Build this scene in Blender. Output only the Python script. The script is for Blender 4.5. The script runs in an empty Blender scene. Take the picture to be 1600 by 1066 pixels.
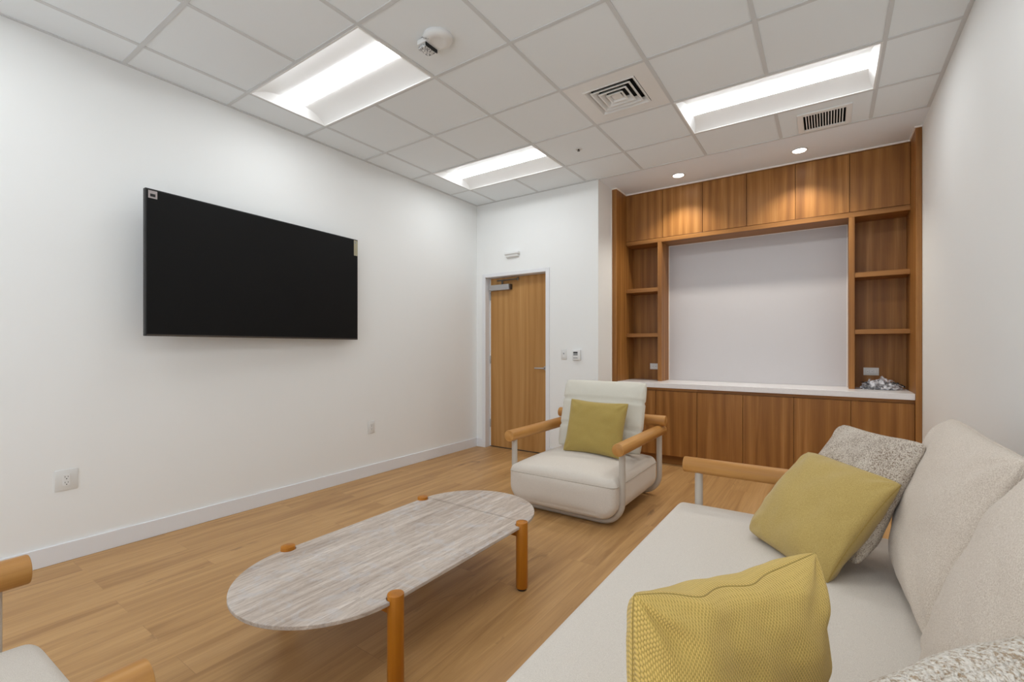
import bpy, bmesh, math, random
from mathutils import Vector, Matrix, noise
random.seed(7)
SC = bpy.context.scene
COL = SC.collection
PI = math.pi

# ---------------------------------------------------------------- camera
cd = bpy.data.cameras.new('camera')
cam = bpy.data.objects.new('camera', cd)
COL.objects.link(cam)
cam.location = (0, 0, 1.251)
cam.rotation_euler = (PI/2, 0, 0.599426)
cd.sensor_width = 36
cd.lens = 719.65*36/1600
cd.shift_x = -3.2/1600
cd.shift_y = 10.4/1600
cd.clip_start = 0.02
SC.camera = cam

# ---------------------------------------------------------------- world, exposure, light levels
w = bpy.data.worlds.new('world'); SC.world = w; w.use_nodes = True
w.node_tree.nodes['Background'].inputs[0].default_value = (.86, .935, 1.03, 1)
w.node_tree.nodes['Background'].inputs[1].default_value = 2.1     # fill light, let in by an added opening behind the camera
SC.view_settings.view_transform = 'Standard'
SC.view_settings.look = 'None'
SC.view_settings.gamma = 1
SC.view_settings.use_curve_mapping = False
SC.view_settings.exposure = 0.21
LENS_EMIT = 12.2          # troffer lenses
CAN_EMIT = 12.0           # recessed downlights: lens
CAN_WATT = 46.0           # recessed downlights: beam

# ---------------------------------------------------------------- helpers
def tag(o, label=None, cat=None, group=None, kind=None):
    if label: o['label'] = label
    if cat: o['category'] = cat
    if group: o['group'] = group
    if kind: o['kind'] = kind
    return o

def empty(name, loc, label=None, cat=None, group=None, kind=None, rz=0):
    o = bpy.data.objects.new(name, None); COL.objects.link(o)
    o.location = loc; o.rotation_euler = (0, 0, rz); o.empty_display_size = .1
    return tag(o, label, cat, group, kind)

def rootloc(o):
    v = Vector((0, 0, 0))
    while o is not None:
        v += o.location; o = o.parent
    return v

class MB:
    """collects shapes in world (or the thing's local) coordinates, links them as one mesh"""
    def __init__(self): self.bm = bmesh.new()
    def box(self, x0, x1, y0, y1, z0, z1, bev=0, seg=2):
        b = bmesh.new()
        bmesh.ops.create_cube(b, size=1)
        for v in b.verts:
            v.co = Vector(((x0+x1)/2+v.co.x*(x1-x0), (y0+y1)/2+v.co.y*(y1-y0), (z0+z1)/2+v.co.z*(z1-z0)))
        if bev: bmesh.ops.bevel(b, geom=b.edges[:], offset=bev, segments=seg, profile=.5, affect='EDGES')
        self._merge(b); return self
    def _merge(self, b, mat=None):
        if mat is not None: bmesh.ops.transform(b, matrix=mat, verts=b.verts)
        me = bpy.data.meshes.new('tmp'); b.to_mesh(me); b.free()
        self.bm.from_mesh(me); bpy.data.meshes.remove(me)
    def lathe(self, prof, center=(0, 0, 0), axis='z', seg=40):
        """prof: list of (radius, height); axis z, x or y"""
        b = bmesh.new(); rings = []
        for r, h in prof:
            if r < 1e-6: rings.append([b.verts.new((0, 0, h))])
            else: rings.append([b.verts.new((r*math.cos(2*PI*k/seg), r*math.sin(2*PI*k/seg), h)) for k in range(seg)])
        for A, B in zip(rings, rings[1:]):
            for k in range(seg):
                k2 = (k+1) % seg
                if len(A) == 1: b.faces.new((A[0], B[k2], B[k]))
                elif len(B) == 1: b.faces.new((A[k], A[k2], B[0]))
                else: b.faces.new((A[k], A[k2], B[k2], B[k]))
        bmesh.ops.recalc_face_normals(b, faces=b.faces)
        M = Matrix.Translation(center)
        if axis == 'x': M = M @ Matrix.Rotation(PI/2, 4, 'Y')
        if axis == 'y': M = M @ Matrix.Rotation(-PI/2, 4, 'X')
        self._merge(b, M); return self
    def rod(self, c, length, r, axis='z', ch=.004, seg=40):
        """cylinder with softened ends starting at c and running +axis"""
        return self.lathe([(0, 0), (r-ch, 0), (r-ch*.3, ch*.3), (r, ch), (r, length-ch), (r-ch*.3, length-ch*.3), (r-ch, length), (0, length)], c, axis, seg)
    def tube(self, pts, r, seg=16, closed=False, cap=True, flat=None):
        pts = [Vector(p) for p in pts]; n = len(pts)
        b = bmesh.new(); rings = []
        up = Vector((0, 0, 1)); prev = None
        for i, p in enumerate(pts):
            a = pts[(i-1) % n] if (closed or i > 0) else p
            c = pts[(i+1) % n] if (closed or i < n-1) else p
            t = (c-a).normalized()
            if prev is None:
                s = t.cross(up)
                if s.length < .05: s = t.cross(Vector((0, 1, 0)))
                s.normalize()
            else:
                s = (prev - t*prev.dot(t)).normalized()
            prev = s; q = t.cross(s)
            rings.append([b.verts.new(p + r*(math.cos(2*PI*k/seg)*s + math.sin(2*PI*k/seg)*q)) for k in range(seg)])
        m = n if closed else n-1
        for i in range(m):
            A = rings[i]; B = rings[(i+1) % n]
            for k in range(seg): b.faces.new((A[k], A[(k+1) % seg], B[(k+1) % seg], B[k]))
        if cap and not closed:
            b.faces.new(rings[0][::-1]); b.faces.new(rings[-1])
        bmesh.ops.recalc_face_normals(b, faces=b.faces)
        self._merge(b); return self
    def prism(self, poly, z0, z1, axis='z', bev=0):
        """poly in the plane across axis: z->(x,y), y->(x,z), x->(y,z)"""
        b = bmesh.new()
        def P(a, c, h): return {'z': (a, c, h), 'y': (a, h, c), 'x': (h, a, c)}[axis]
        A = [b.verts.new(P(a, c, z0)) for a, c in poly]; B = [b.verts.new(P(a, c, z1)) for a, c in poly]
        n = len(poly)
        e = []
        fa = b.faces.new(A); fb = b.faces.new(B[::-1])
        for k in range(n): b.faces.new((A[k], B[k], B[(k+1) % n], A[(k+1) % n]))
        bmesh.ops.recalc_face_normals(b, faces=b.faces)
        if bev: bmesh.ops.bevel(b, geom=list(set(fa.edges[:]+fb.edges[:])), offset=bev, segments=3, profile=.5, affect='EDGES')
        self._merge(b); return self
    def grid(self, fn, nu, nv):
        b = bmesh.new()
        V = [[b.verts.new(fn(i/nu, j/nv)) for j in range(nv+1)] for i in range(nu+1)]
        for i in range(nu):
            for j in range(nv): b.faces.new((V[i][j], V[i+1][j], V[i+1][j+1], V[i][j+1]))
        self._merge(b); return self
    def quad(self, *p):
        vs = [self.bm.verts.new(q) for q in p]; self.bm.faces.new(vs); return self
    def build(self, name, mat, parent=None, smooth=False, local=False, angle=40):
        me = bpy.data.meshes.new(name)
        off = Vector((0, 0, 0)) if (parent is None or local) else rootloc(parent)
        if off.length: bmesh.ops.translate(self.bm, verts=self.bm.verts, vec=-off)
        self.bm.to_mesh(me); self.bm.free()
        me.materials.append(mat)
        if smooth:
            me.polygons.foreach_set('use_smooth', [True]*len(me.polygons))
            try: me.set_sharp_from_angle(angle=math.radians(angle))
            except Exception: pass
        o = bpy.data.objects.new(name, me); COL.objects.link(o)
        if parent is not None: o.parent = parent
        return o

def copy_tree(o, parent=None):
    c = o.copy(); COL.objects.link(c)
    if parent is not None: c.parent = parent
    for ch in list(o.children): copy_tree(ch, c)
    return c

# ---------------------------------------------------------------- materials
def s2l(c): return tuple((x/255/12.92 if x/255 <= .04045 else ((x/255+.055)/1.055)**2.4) for x in c)
class N:
    def __init__(self, name):
        self.m = bpy.data.materials.new(name); self.m.use_nodes = True
        self.t = self.m.node_tree; self.b = self.t.nodes['Principled BSDF']
    def n(self, typ, **kw):
        x = self.t.nodes.new(typ)
        for k, v in kw.items():
            if k.startswith('_'): setattr(x, k[1:], v)
            else:
                key = int(k[1:]) if k[0] == 'i' and k[1:].isdigit() else k.replace('__', ' ')
                if isinstance(v, tuple) and len(v) == 3 and hasattr(x.inputs[key], 'default_value') and len(getattr(x.inputs[key], 'default_value', ()) if not isinstance(x.inputs[key].default_value, float) else ()) == 4: v = v+(1,)
                x.inputs[key].default_value = v
        return x
    def l(self, a, b):
        self.t.links.new(a, b)
    def math(self, op, a, b=None, c=None):
        x = self.t.nodes.new('ShaderNodeMath'); x.operation = op
        for i, v in enumerate((a, b, c)):
            if v is None: continue
            if isinstance(v, (int, float)): x.inputs[i].default_value = v
            else: self.l(v, x.inputs[i])
        return x.outputs[0]
    def ramp(self, fac, stops):
        x = self.t.nodes.new('ShaderNodeValToRGB'); e = x.color_ramp.elements
        while len(e) < len(stops): e.new(.5)
        for i, (p, c) in enumerate(stops):
            e[i].position = p; e[i].color = tuple(c)+(1,)
        self.l(fac, x.inputs[0]); return x.outputs[0]
    def mix(self, fac, a, b, mode='MIX'):
        x = self.t.nodes.new('ShaderNodeMix'); x.data_type = 'RGBA'; x.blend_type = mode
        for i, v in ((0, fac), (6, a), (7, b)):
            if isinstance(v, (int, float)): x.inputs[i].default_value = v
            elif isinstance(v, tuple): x.inputs[i].default_value = tuple(v)+(1,)
            else: self.l(v, x.inputs[i])
        return x.outputs[2]
    def mapping(self, src, scale, loc=None):
        x = self.t.nodes.new('ShaderNodeMapping'); x.inputs['Scale'].default_value = scale
        if loc is not None:
            if isinstance(loc, tuple): x.inputs['Location'].default_value = loc
            else: self.l(loc, x.inputs['Location'])
        self.l(src, x.inputs[0]); return x.outputs[0]
    def noise(self, vec, scale, detail=3, rough=.5, dist=0):
        x = self.t.nodes.new('ShaderNodeTexNoise')
        x.inputs['Scale'].default_value = scale; x.inputs['Detail'].default_value = detail
        x.inputs['Roughness'].default_value = rough; x.inputs['Distortion'].default_value = dist
        self.l(vec, x.inputs['Vector']); return x.outputs[0]
    def bump(self, h, strength=.3, dist=.001, prev=None):
        x = self.t.nodes.new('ShaderNodeBump'); x.inputs['Strength'].default_value = strength; x.inputs['Distance'].default_value = dist
        self.l(h, x.inputs['Height'])
        if prev is not None: self.l(prev, x.inputs['Normal'])
        self.l(x.outputs[0], self.b.inputs['Normal']); return x.outputs[0]
    def rgb(self, c): self.l(c, self.b.inputs['Base Color'])

def plain(name, srgb, rough=.5, metal=0, spec=.5, var=0.0):
    k = N(name); k.b.inputs['Roughness'].default_value = rough; k.b.inputs['Metallic'].default_value = metal
    k.b.inputs['Specular IOR Level'].default_value = spec
    tc = k.n('ShaderNodeTexCoord'); c = s2l(srgb)
    f = k.noise(tc.outputs['Object'], 9, 2)
    k.rgb(k.mix(f, tuple(x*(1-var-.01) for x in c), tuple(min(1, x*(1+var+.01)) for x in c)))
    return k.m

def paint(name, srgb, rough=.6):
    k = N(name); k.b.inputs['Roughness'].default_value = rough; k.b.inputs['Specular IOR Level'].default_value = .25
    tc = k.n('ShaderNodeTexCoord'); c = s2l(srgb)
    f = k.noise(tc.outputs['Object'], 1.3, 2)
    k.rgb(k.mix(f, tuple(x*.985 for x in c), tuple(x*1.01 for x in c)))
    k.bump(k.noise(tc.outputs['Object'], 260, 2), .08, .0006)
    return k.m

def wood(name, dark, mid, light, axis='z', rough=.45, fine=1.0, strips=True, scale=1.0):
    k = N(name); k.b.inputs['Roughness'].default_value = rough; k.b.inputs['Specular IOR Level'].default_value = .35
    tc = k.n('ShaderNodeTexCoord'); oi = k.n('ShaderNodeObjectInfo')
    cmb = k.n('ShaderNodeCombineXYZ')
    r = k.math('MULTIPLY', oi.outputs['Random'], 37.0)
    for i in range(3): k.l(r, cmb.inputs[i])
    add = k.n('ShaderNodeVectorMath', _operation='ADD'); k.l(tc.outputs['Object'], add.inputs[0]); k.l(cmb.outputs[0], add.inputs[1])
    st = .07
    sc = {'x': (st, 1, 1), 'y': (1, st, 1), 'z': (1, 1, st)}[axis]
    v = k.mapping(add.outputs[0], tuple(s*scale for s in sc))
    n1 = k.noise(v, 7, 4, .55, 1.6)
    sc2 = {'x': (.012, 1, 1), 'y': (1, .012, 1), 'z': (1, 1, .012)}[axis]
    v2 = k.mapping(add.outputs[0], tuple(s*scale for s in sc2))
    n2 = k.noise(v2, 160*fine, 3, .6)
    n3 = k.noise(v2, 14, 2, .5)
    wv = k.n('ShaderNodeTexWave', _wave_type='RINGS', _rings_direction={'x':'X','y':'Y','z':'Z'}[axis]); wv.inputs['Scale'].default_value = 5
    wv.inputs['Distortion'].default_value = 7; wv.inputs['Detail'].default_value = 2; wv.inputs['Detail Scale'].default_value = .8
    k.l(v, wv.inputs['Vector'])
    a = k.math('ADD', k.math('MULTIPLY', n1, .55), k.math('MULTIPLY', wv.outputs['Fac'], .14))
    a = k.math('ADD', a, k.math('MULTIPLY', n3, .24 if strips else .18))
    col = k.ramp(a, [(.27, s2l(dark)), (.52, s2l(mid)), (.78, s2l(light))])
    col = k.mix(k.math('MULTIPLY', k.ramp(n2, [(.40, (1, 1, 1)), (.60, (0, 0, 0))]), .30), col, s2l(dark))
    k.rgb(col)
    k.bump(n2, .12, .0006)
    return k.m

def fabric(name, c1, c2, scale=900, bump=.5, dist=.0012, big=30, rough=.95):
    k = N(name); k.b.inputs['Roughness'].default_value = rough; k.b.inputs['Specular IOR Level'].default_value = .1
    k.b.inputs['Sheen Weight'].default_value = .25
    tc = k.n('ShaderNodeTexCoord')
    f = k.noise(tc.outputs['Object'], scale, 3, .7)
    g = k.noise(tc.outputs['Object'], big, 2)
    k.rgb(k.mix(k.ramp(f, [(.36, (0, 0, 0)), (.64, (1, 1, 1))]), s2l(c1), s2l(c2)))
    b1 = k.bump(f, bump, dist)
    k.bump(g, .15, .004, b1)
    return k.m

def boucle(name, c1, c2, c3, scale=260, dist=.004):
    k = N(name); k.b.inputs['Roughness'].default_value = .95; k.b.inputs['Specular IOR Level'].default_value = .1
    k.b.inputs['Sheen Weight'].default_value = .2
    tc = k.n('ShaderNodeTexCoord')
    n0 = k.noise(tc.outputs['Object'], scale*.9, 3, .6, .6)
    vo = k.n('ShaderNodeTexVoronoi'); vo.inputs['Scale'].default_value = scale
    k.l(k.mapping(tc.outputs['Object'], (1, 1, 1.5)), vo.inputs['Vector'])
    big = k.noise(tc.outputs['Object'], 14, 2)
    fac = k.math('ADD', n0, k.math('MULTIPLY', k.math('SUBTRACT', big, .5), .25))
    c = k.ramp(fac, [(.38, s2l(c1)), (.47, s2l(c2)), (.58, s2l(c3))])
    k.rgb(c)
    b1 = k.bump(k.math('ADD', k.math('MULTIPLY', vo.outputs['Distance'], -1.0), n0), 1.0, dist)
    return k.m

def weave(name, c1, c2, pitch=.0064):
    """coarse basket weave laid out on the pillow's own cloth coordinates (metres)"""
    k = N(name); k.b.inputs['Roughness'].default_value = .95; k.b.inputs['Specular IOR Level'].default_value = .1
    k.b.inputs['Sheen Weight'].default_value = .2
    uv = k.n('ShaderNodeUVMap'); sx = k.n('ShaderNodeSeparateXYZ'); k.l(uv.outputs[0], sx.inputs[0])
    tc = k.n('ShaderNodeTexCoord'); nz = k.noise(tc.outputs['Object'], 700, 2, .7)
    fx = k.math('MULTIPLY', sx.outputs[0], 2*PI/pitch); fy = k.math('MULTIPLY', sx.outputs[1], 2*PI/pitch*.62)
    wx = k.math('SINE', fx); wy = k.math('SINE', k.math('ADD', fy, k.math('MULTIPLY', k.math('GREATER_THAN', wx, 0), PI)))
    h = k.math('ABSOLUTE', wx)
    h = k.math('POWER', h, .6)
    h = k.math('ADD', k.math('MULTIPLY', h, .55), k.math('MULTIPLY', wy, .35))
    fac = k.math('ADD', k.math('MULTIPLY', h, .6), k.math('MULTIPLY', nz, .7))
    k.rgb(k.ramp(fac, [(.22, s2l(c1)), (.72, s2l(c2))]))
    k.bump(h, .8, pitch*.28)
    return k.m

M = {}
M['wall'] = paint('wall paint', (242, 243, 241))
M['gyp'] = paint('gypsum ceiling paint', (240, 245, 250))
M['tile'] = paint('ceiling tile', (239, 244, 246), .9)
M['grid'] = plain('ceiling grid metal', (214, 216, 216), .5)
M['trim'] = plain('white trim', (233, 234, 236), .4)
M['bead'] = plain('cream caulk bead', (252, 246, 238), .5)
M['white'] = plain('white plastic', (232, 232, 230), .35)
M['plate'] = plain('white plate', (226, 226, 223), .35)
M['grey'] = plain('grey plastic', (150, 152, 152), .4)
M['dark'] = plain('dark slot', (22, 22, 22), .7)
M['vent'] = plain('white vent metal', (238, 238, 236), .45)
M['duct'] = plain('dark duct', (24, 24, 24), .9)
M['reflect'] = plain('white reflector', (238, 238, 236), .55)
M['steel'] = plain('brushed silver metal', (178, 176, 176), .35, .6)
M['steel_dark'] = plain('dark metal arm', (90, 82, 74), .4, .7)
M['frame_metal'] = plain('taupe powder coated metal', (196, 187, 175), .5)
M['foot'] = plain('black plastic glide', (28, 24, 22), .6)
M['veneer'] = wood('walnut veneer vertical grain', (126, 80, 34), (166, 113, 56), (200, 148, 86), 'z', .42)
M['veneer_h'] = wood('walnut veneer horizontal grain', (132, 86, 38), (168, 116, 60), (200, 148, 88), 'x', .42)
M['door_oak'] = wood('door oak veneer', (164, 116, 60), (190, 142, 84), (206, 162, 104), 'z', .45, 1.0)
M['oak_x'] = wood('pale oak along x', (176, 122, 60), (202, 149, 84), (226, 176, 110), 'x', .4, 1, False)
M['oak_y'] = wood('pale oak along y', (176, 122, 60), (202, 149, 84), (226, 176, 110), 'y', .4, 1, False)
M['leg_oak'] = wood('honey oak along z', (160, 96, 16), (188, 118, 26), (208, 142, 50), 'z', .4, 1, False)
M['cream'] = fabric('cream upholstery', (206, 197, 185), (232, 224, 213), 520, .5, .0014)
M['cream2'] = fabric('cream cushion cloth', (204, 200, 186), (226, 222, 210), 700, .4, .001)
M['teddy'] = fabric('oatmeal cushion cloth', (206, 190, 172), (238, 226, 212), 330, .8, .003)
M['boucle'] = boucle('brown flecked boucle', (150, 126, 102), (214, 198, 180), (240, 229, 214))
M['boucle_l'] = boucle('pale flecked boucle', (176, 152, 124), (214, 202, 186), (234, 226, 214), 200)
M['mustard'] = weave('mustard basket weave', (164, 134, 62), (230, 198, 114))
M['mustard_f'] = fabric('mustard cloth', (168, 142, 80), (208, 182, 114), 620, .5, .0012)
M['contents'] = plain('dark grey plastic', (58, 58, 62), .35)
M['mustard_seam'] = fabric('mustard seam', (156, 130, 62), (184, 158, 84), 620, .4, .001)
M['seam'] = fabric('cream seam', (176, 166, 150), (200, 190, 176), 600, .4, .001)
M['olive'] = fabric('yellow green cloth', (160, 138, 74), (186, 162, 94), 700, .4, .001)

# white quartz
k = N('white quartz'); k.b.inputs['Roughness'].default_value = .22
tc = k.n('ShaderNodeTexCoord'); k.rgb(k.mix(k.noise(tc.outputs['Object'], 60, 3), s2l((236, 234, 234)), s2l((246, 244, 244)))); M['quartz'] = k.m
# whiteboard like laminate panel
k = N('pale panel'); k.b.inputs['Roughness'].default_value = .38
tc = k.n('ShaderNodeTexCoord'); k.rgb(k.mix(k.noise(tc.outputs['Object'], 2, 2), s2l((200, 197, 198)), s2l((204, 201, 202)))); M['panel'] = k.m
# tv screen
k = N('black screen'); k.b.inputs['Roughness'].default_value = .55; k.b.inputs['Specular IOR Level'].default_value = .15
tc = k.n('ShaderNodeTexCoord'); k.rgb(k.mix(k.noise(tc.outputs['Object'], 3, 1), s2l((17, 17, 17)), s2l((19, 19, 19)))); M['screen'] = k.m
M['bezel'] = plain('black bezel', (20, 20, 20), .45)
M['sticker'] = plain('silver sticker', (172, 166, 138), .5, 0, .5, .15)
M['sticker2'] = plain('pale sticker', (170, 160, 158), .5, 0, .5, .1)

def emis(name, col, s):
    k = N(name); k.b.inputs['Base Color'].default_value = (.9, .9, .9, 1)
    k.b.inputs['Emission Color'].default_value = tuple(col)+(1,); k.b.inputs['Emission Strength'].default_value = s
    return k.m
M['lens'] = emis('troffer lens', (.955, 1.0, 1.04), LENS_EMIT)
M['can'] = emis('downlight lens', (1, .95, .86), CAN_EMIT)

# floor planks
k = N('oak plank floor'); k.b.inputs['Roughness'].default_value = .42; k.b.inputs['Specular IOR Level'].default_value = .4
tc = k.n('ShaderNodeTexCoord'); sx = k.n('ShaderNodeSeparateXYZ'); k.l(tc.outputs['Object'], sx.inputs[0])
cb = k.n('ShaderNodeCombineXYZ'); k.l(sx.outputs[1], cb.inputs[0]); k.l(sx.outputs[0], cb.inputs[1])
br = k.n('ShaderNodeTexBrick', _offset=.37, _squash=1.0)
k.l(cb.outputs[0], br.inputs['Vector'])
br.inputs['Color1'].default_value = (0, 0, 0, 1); br.inputs['Color2'].default_value = (1, 1, 1, 1); br.inputs['Mortar'].default_value = (.5, .5, .5, 1)
br.inputs['Scale'].default_value = 1; br.inputs['Mortar Size'].default_value = .0012; br.inputs['Mortar Smooth'].default_value = .3
br.inputs['Brick Width'].default_value = 1.22; br.inputs['Row Height'].default_value = .182
rnd = k.math('MULTIPLY', br.outputs['Color'], 31.0)
c3 = k.n('ShaderNodeCombineXYZ'); k.l(rnd, c3.inputs[0]); k.l(rnd, c3.inputs[1]); k.l(rnd, c3.inputs[2])
ad = k.n('ShaderNodeVectorMath', _operation='ADD'); k.l(tc.outputs['Object'], ad.inputs[0]); k.l(c3.outputs[0], ad.inputs[1])
v = k.mapping(ad.outputs[0], (1, .075, 1)); v2 = k.mapping(ad.outputs[0], (1, .02, 1)); v3 = k.mapping(ad.outputs[0], (1, .22, 1))
n1 = k.noise(v, 9, 5, .6, 1.2); n2 = k.noise(v2, 120, 3, .6); n4 = k.noise(v3, 8, 4, .7, .8)
a = k.math('ADD', k.math('MULTIPLY', n1, .8), k.math('MULTIPLY', br.outputs['Color'], .05))
col = k.ramp(a, [(.28, s2l((166, 124, 76))), (.47, s2l((194, 151, 98))), (.68, s2l((213, 170, 118)))])
col = k.mix(k.math('MULTIPLY', k.ramp(n2, [(.35, (1, 1, 1)), (.6, (0, 0, 0))]), .18), col, s2l((140, 100, 62)))
col = k.mix(k.math('MULTIPLY', k.ramp(n4, [(.25, (1, 1, 1)), (.36, (0, 0, 0))]), .7), col, s2l((112, 80, 52)))
col = k.mix(k.math('MULTIPLY', br.outputs['Fac'], .28), col, s2l((120, 86, 54)))
k.rgb(col); k.bump(k.math('SUBTRACT', n2, k.math('MULTIPLY', br.outputs['Fac'], 3)), .12, .0008)
M['floor'] = k.m

# travertine
k = N('silver travertine'); k.b.inputs['Roughness'].default_value = .45
tc = k.n('ShaderNodeTexCoord'); 
v = k.mapping(tc.outputs['Object'], (1, .06, 1)); v2 = k.mapping(tc.outputs['Object'], (1, .16, 1))
n1 = k.noise(v, 46, 7, .7, .6); n2 = k.noise(v2, 90, 5, .75, 1.0); n3 = k.noise(v, 9, 3, .5, .3); n5 = k.noise(tc.outputs['Object'], 9, 4, .6, 1.5)
a = k.math('ADD', k.math('MULTIPLY', n1, .65), k.math('MULTIPLY', n3, .35))
col = k.ramp(a, [(.30, s2l((140, 122, 108))), (.43, s2l((180, 164, 150))), (.54, s2l((203, 189, 176))), (.70, s2l((234, 224, 214)))])
col = k.mix(k.math('MULTIPLY', k.ramp(n2, [(.36, (1, 1, 1)), (.5, (0, 0, 0))]), .45), col, s2l((138, 118, 102)))
col = k.mix(k.math('MULTIPLY', k.ramp(n5, [(.52, (0, 0, 0)), (.66, (1, 1, 1))]), .35), col, s2l((196, 198, 204)))
k.rgb(col); k.bump(n2, .2, .0008)
M['stone'] = k.m

# clear plastic film
k = N('clear plastic film'); k.b.inputs['Base Color'].default_value = (.86, .86, .9, 1); k.b.inputs['Roughness'].default_value = .12
k.b.inputs['Specular IOR Level'].default_value = 1.0
tr = k.n('ShaderNodeBsdfTransparent'); mx = k.n('ShaderNodeMixShader')
tcf = k.n('ShaderNodeTexCoord'); k.l(k.math('ADD', k.math('MULTIPLY', k.ramp(k.noise(tcf.outputs['Object'], 26, 3, .6), [(.42, (0, 0, 0)), (.62, (1, 1, 1))]), .75), .10), mx.inputs[0])
k.l(tr.outputs[0], mx.inputs[1]); k.l(k.b.outputs[0], mx.inputs[2]); k.l(mx.outputs[0], k.t.nodes['Material Output'].inputs[0])
M['film'] = k.m
k = N('clear lamp lens'); k.b.inputs['Base Color'].default_value = (.75, .75, .75, 1); k.b.inputs['Roughness'].default_value = .15
tcf = k.n('ShaderNodeTexCoord'); k.rgb(k.ramp(k.noise(tcf.outputs['Object'], 110, 2, .6), [(.38, (.08, .08, .08)), (.6, (.85, .85, .84))])); M['strobe'] = k.m

# ---------------------------------------------------------------- room shell
XL, XR, YB, YN, ZC = -3.70, .625, 4.573, -1.75, 3.05
AX0, AY1 = -2.035, 5.62         # alcove left wall, alcove rear wall
def struct(o): o['kind'] = 'structure'; return o
struct(MB().box(XL-.15, XR+.15, YN-.15, AY1+.2, -.12, 0).build('floor', M['floor']))
struct(MB().box(XL-.12, XL, YN-.12, YB+.25, 0, 3.22).build('wall_left', M['wall']))
struct(MB().box(XR, XR+.12, YN-.12, AY1+.12, 0, 3.22).build('wall_right', M['wall']))
WX0, WX1, WZ0, WZ1 = -3.2, .2, .25, 2.65  # unseen window opening, added so world light evens out the room
struct(MB().box(XL, WX0, YN-.12, YN, 0, 3.22).box(WX1, XR, YN-.12, YN, 0, 3.22).box(WX0, WX1, YN-.12, YN, 0, WZ0).box(WX0, WX1, YN-.12, YN, WZ1, 3.22).build('wall_front', M['wall']))
m = MB()
for x in (WX0, (WX0*2+WX1)/3, (WX0+WX1*2)/3, WX1): m.box(max(WX0, x-.025), min(WX1, x+.025), YN-.09, YN-.03, WZ0, WZ1)
m.box(WX0, WX1, YN-.088, YN-.032, WZ0, WZ0+.05).box(WX0, WX1, YN-.088, YN-.032, WZ1-.05, WZ1)
struct(m.build('fill_window_1', M['trim']))  # frame of the added fill opening
DX0, DX1, DZ = -3.553, -2.681, 2.125      # door opening
b = MB().box(XL, DX0-.04, YB, YB+.2, 0, 3.22).box(DX1+.04, AX0-.0, YB, YB+.2, 0, 3.22).box(DX0-.04, DX1+.04, YB, YB+.2, DZ+.04, 3.22)
b.box(AX0-.12, AX0, YB+.2, AY1+.12, 0, 3.22)
struct(b.build('wall_back', M['wall']))
struct(MB().box(AX0, XR, AY1, AY1+.12, 0, 3.22).build('wall_alcove', M['wall']))

# ceiling: gypsum lid over the alcove, tile field with openings, slab above
GX = [-3.386+.6096*i for i in range(7)]; GX = [XL]+GX+[XR]
GY = [1.624+.6096*j for j in range(-5, 5)]; GYE = 4.587
GY = [YN]+GY+[GYE]
X0, Y0, P = -3.386, 1.624, .6096
lights = [(0, 0), (0, 3), (4, 3), (4, 0), (0, -3), (4, -3)]      # cell index of the left-near corner, two cells wide
skip = set()
for i, j in lights: skip |= {(i, j), (i+1, j)}
skip.add((3, 2))
grille_cell = (5, 4)
cb_ = MB()
for a in range(len(GX)-1):
    for c in range(len(GY)-1):
        x0, x1, y0, y1 = GX[a], GX[a+1], GY[c], GY[c+1]
        i = a-1; j = c-6
        if (i, j) in skip: continue
        g = .006
        if (i, j) == grille_cell:
            hx0, hx1, hy0, hy1 = -.172, .114, 4.225, 4.510
            for q in ((x0+g, hx0, y0+g, y1-g), (hx1, x1-g, y0+g, y1-g), (hx0, hx1, y0+g, hy0), (hx0, hx1, hy1, y1-g)):
                cb_.box(q[0], q[1], q[2], q[3], ZC+.004, ZC+.022)
            continue
        cb_.box(x0+g, x1-g, y0+g, y1-g, ZC+.004, ZC+.022, .002, 1)
cb_.box(XL-.12, XR+.12, YN-.12, AY1+.12, 3.22, 3.32)
ceil = struct(cb_.build('ceiling', M['tile']))
struct(MB().box(AX0, XR, GYE, AY1, ZC, ZC+.03).build('ceiling_alcove', M['gyp']))
# T-bar grid
tb = MB(); hw = .012
for x in GX[1:-1]: tb.box(x-hw, x+hw, YN, GYE-.001, ZC, ZC+.006)
for y in GY[1:-1]:
    for a in range(len(GX)-1):
        tb.box(GX[a]+(hw if a else 0), GX[a+1]-(hw if a < len(GX)-2 else 0), y-hw, y+hw, ZC, ZC+.0055)
# bars that a two cell fixture replaces are cut away below by leaving the fixture flush; wall angles
tb.box(XL, XL+.022, YN, YB, ZC-.001, ZC+.006).box(XR-.022, XR, YN, GYE, ZC-.001, ZC+.006).box(XL+.022, AX0, YB-.022, YB, ZC-.001, ZC+.006)
tb.box(AX0, XR-.022, GYE-.02, GYE, ZC-.001, ZC+.006)
# remove the bar stretch crossing each two-cell light
bm = tb.bm
for i, j in lights:
    cx = X0+P*(i+1); 
    bmesh.ops.bisect_plane(bm, geom=bm.verts[:]+bm.edges[:]+bm.faces[:], plane_co=(cx, Y0+P*j+hw, 0), plane_no=(0, 1, 0))
    bmesh.ops.bisect_plane(bm, geom=bm.verts[:]+bm.edges[:]+bm.faces[:], plane_co=(cx, Y0+P*(j+1)-hw, 0), plane_no=(0, 1, 0))
kill = []
for f in bm.faces:
    c = f.calc_center_median()
    for i, j in lights:
        cx = X0+P*(i+1)
        if abs(c.x-cx) < .013 and Y0+P*j+hw+.0005 < c.y < Y0+P*(j+1)-hw-.0005: kill.append(f)
bmesh.ops.delete(bm, geom=list(set(kill)), context='FACES')
struct(tb.build('trim_1', M['grid']))

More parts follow.
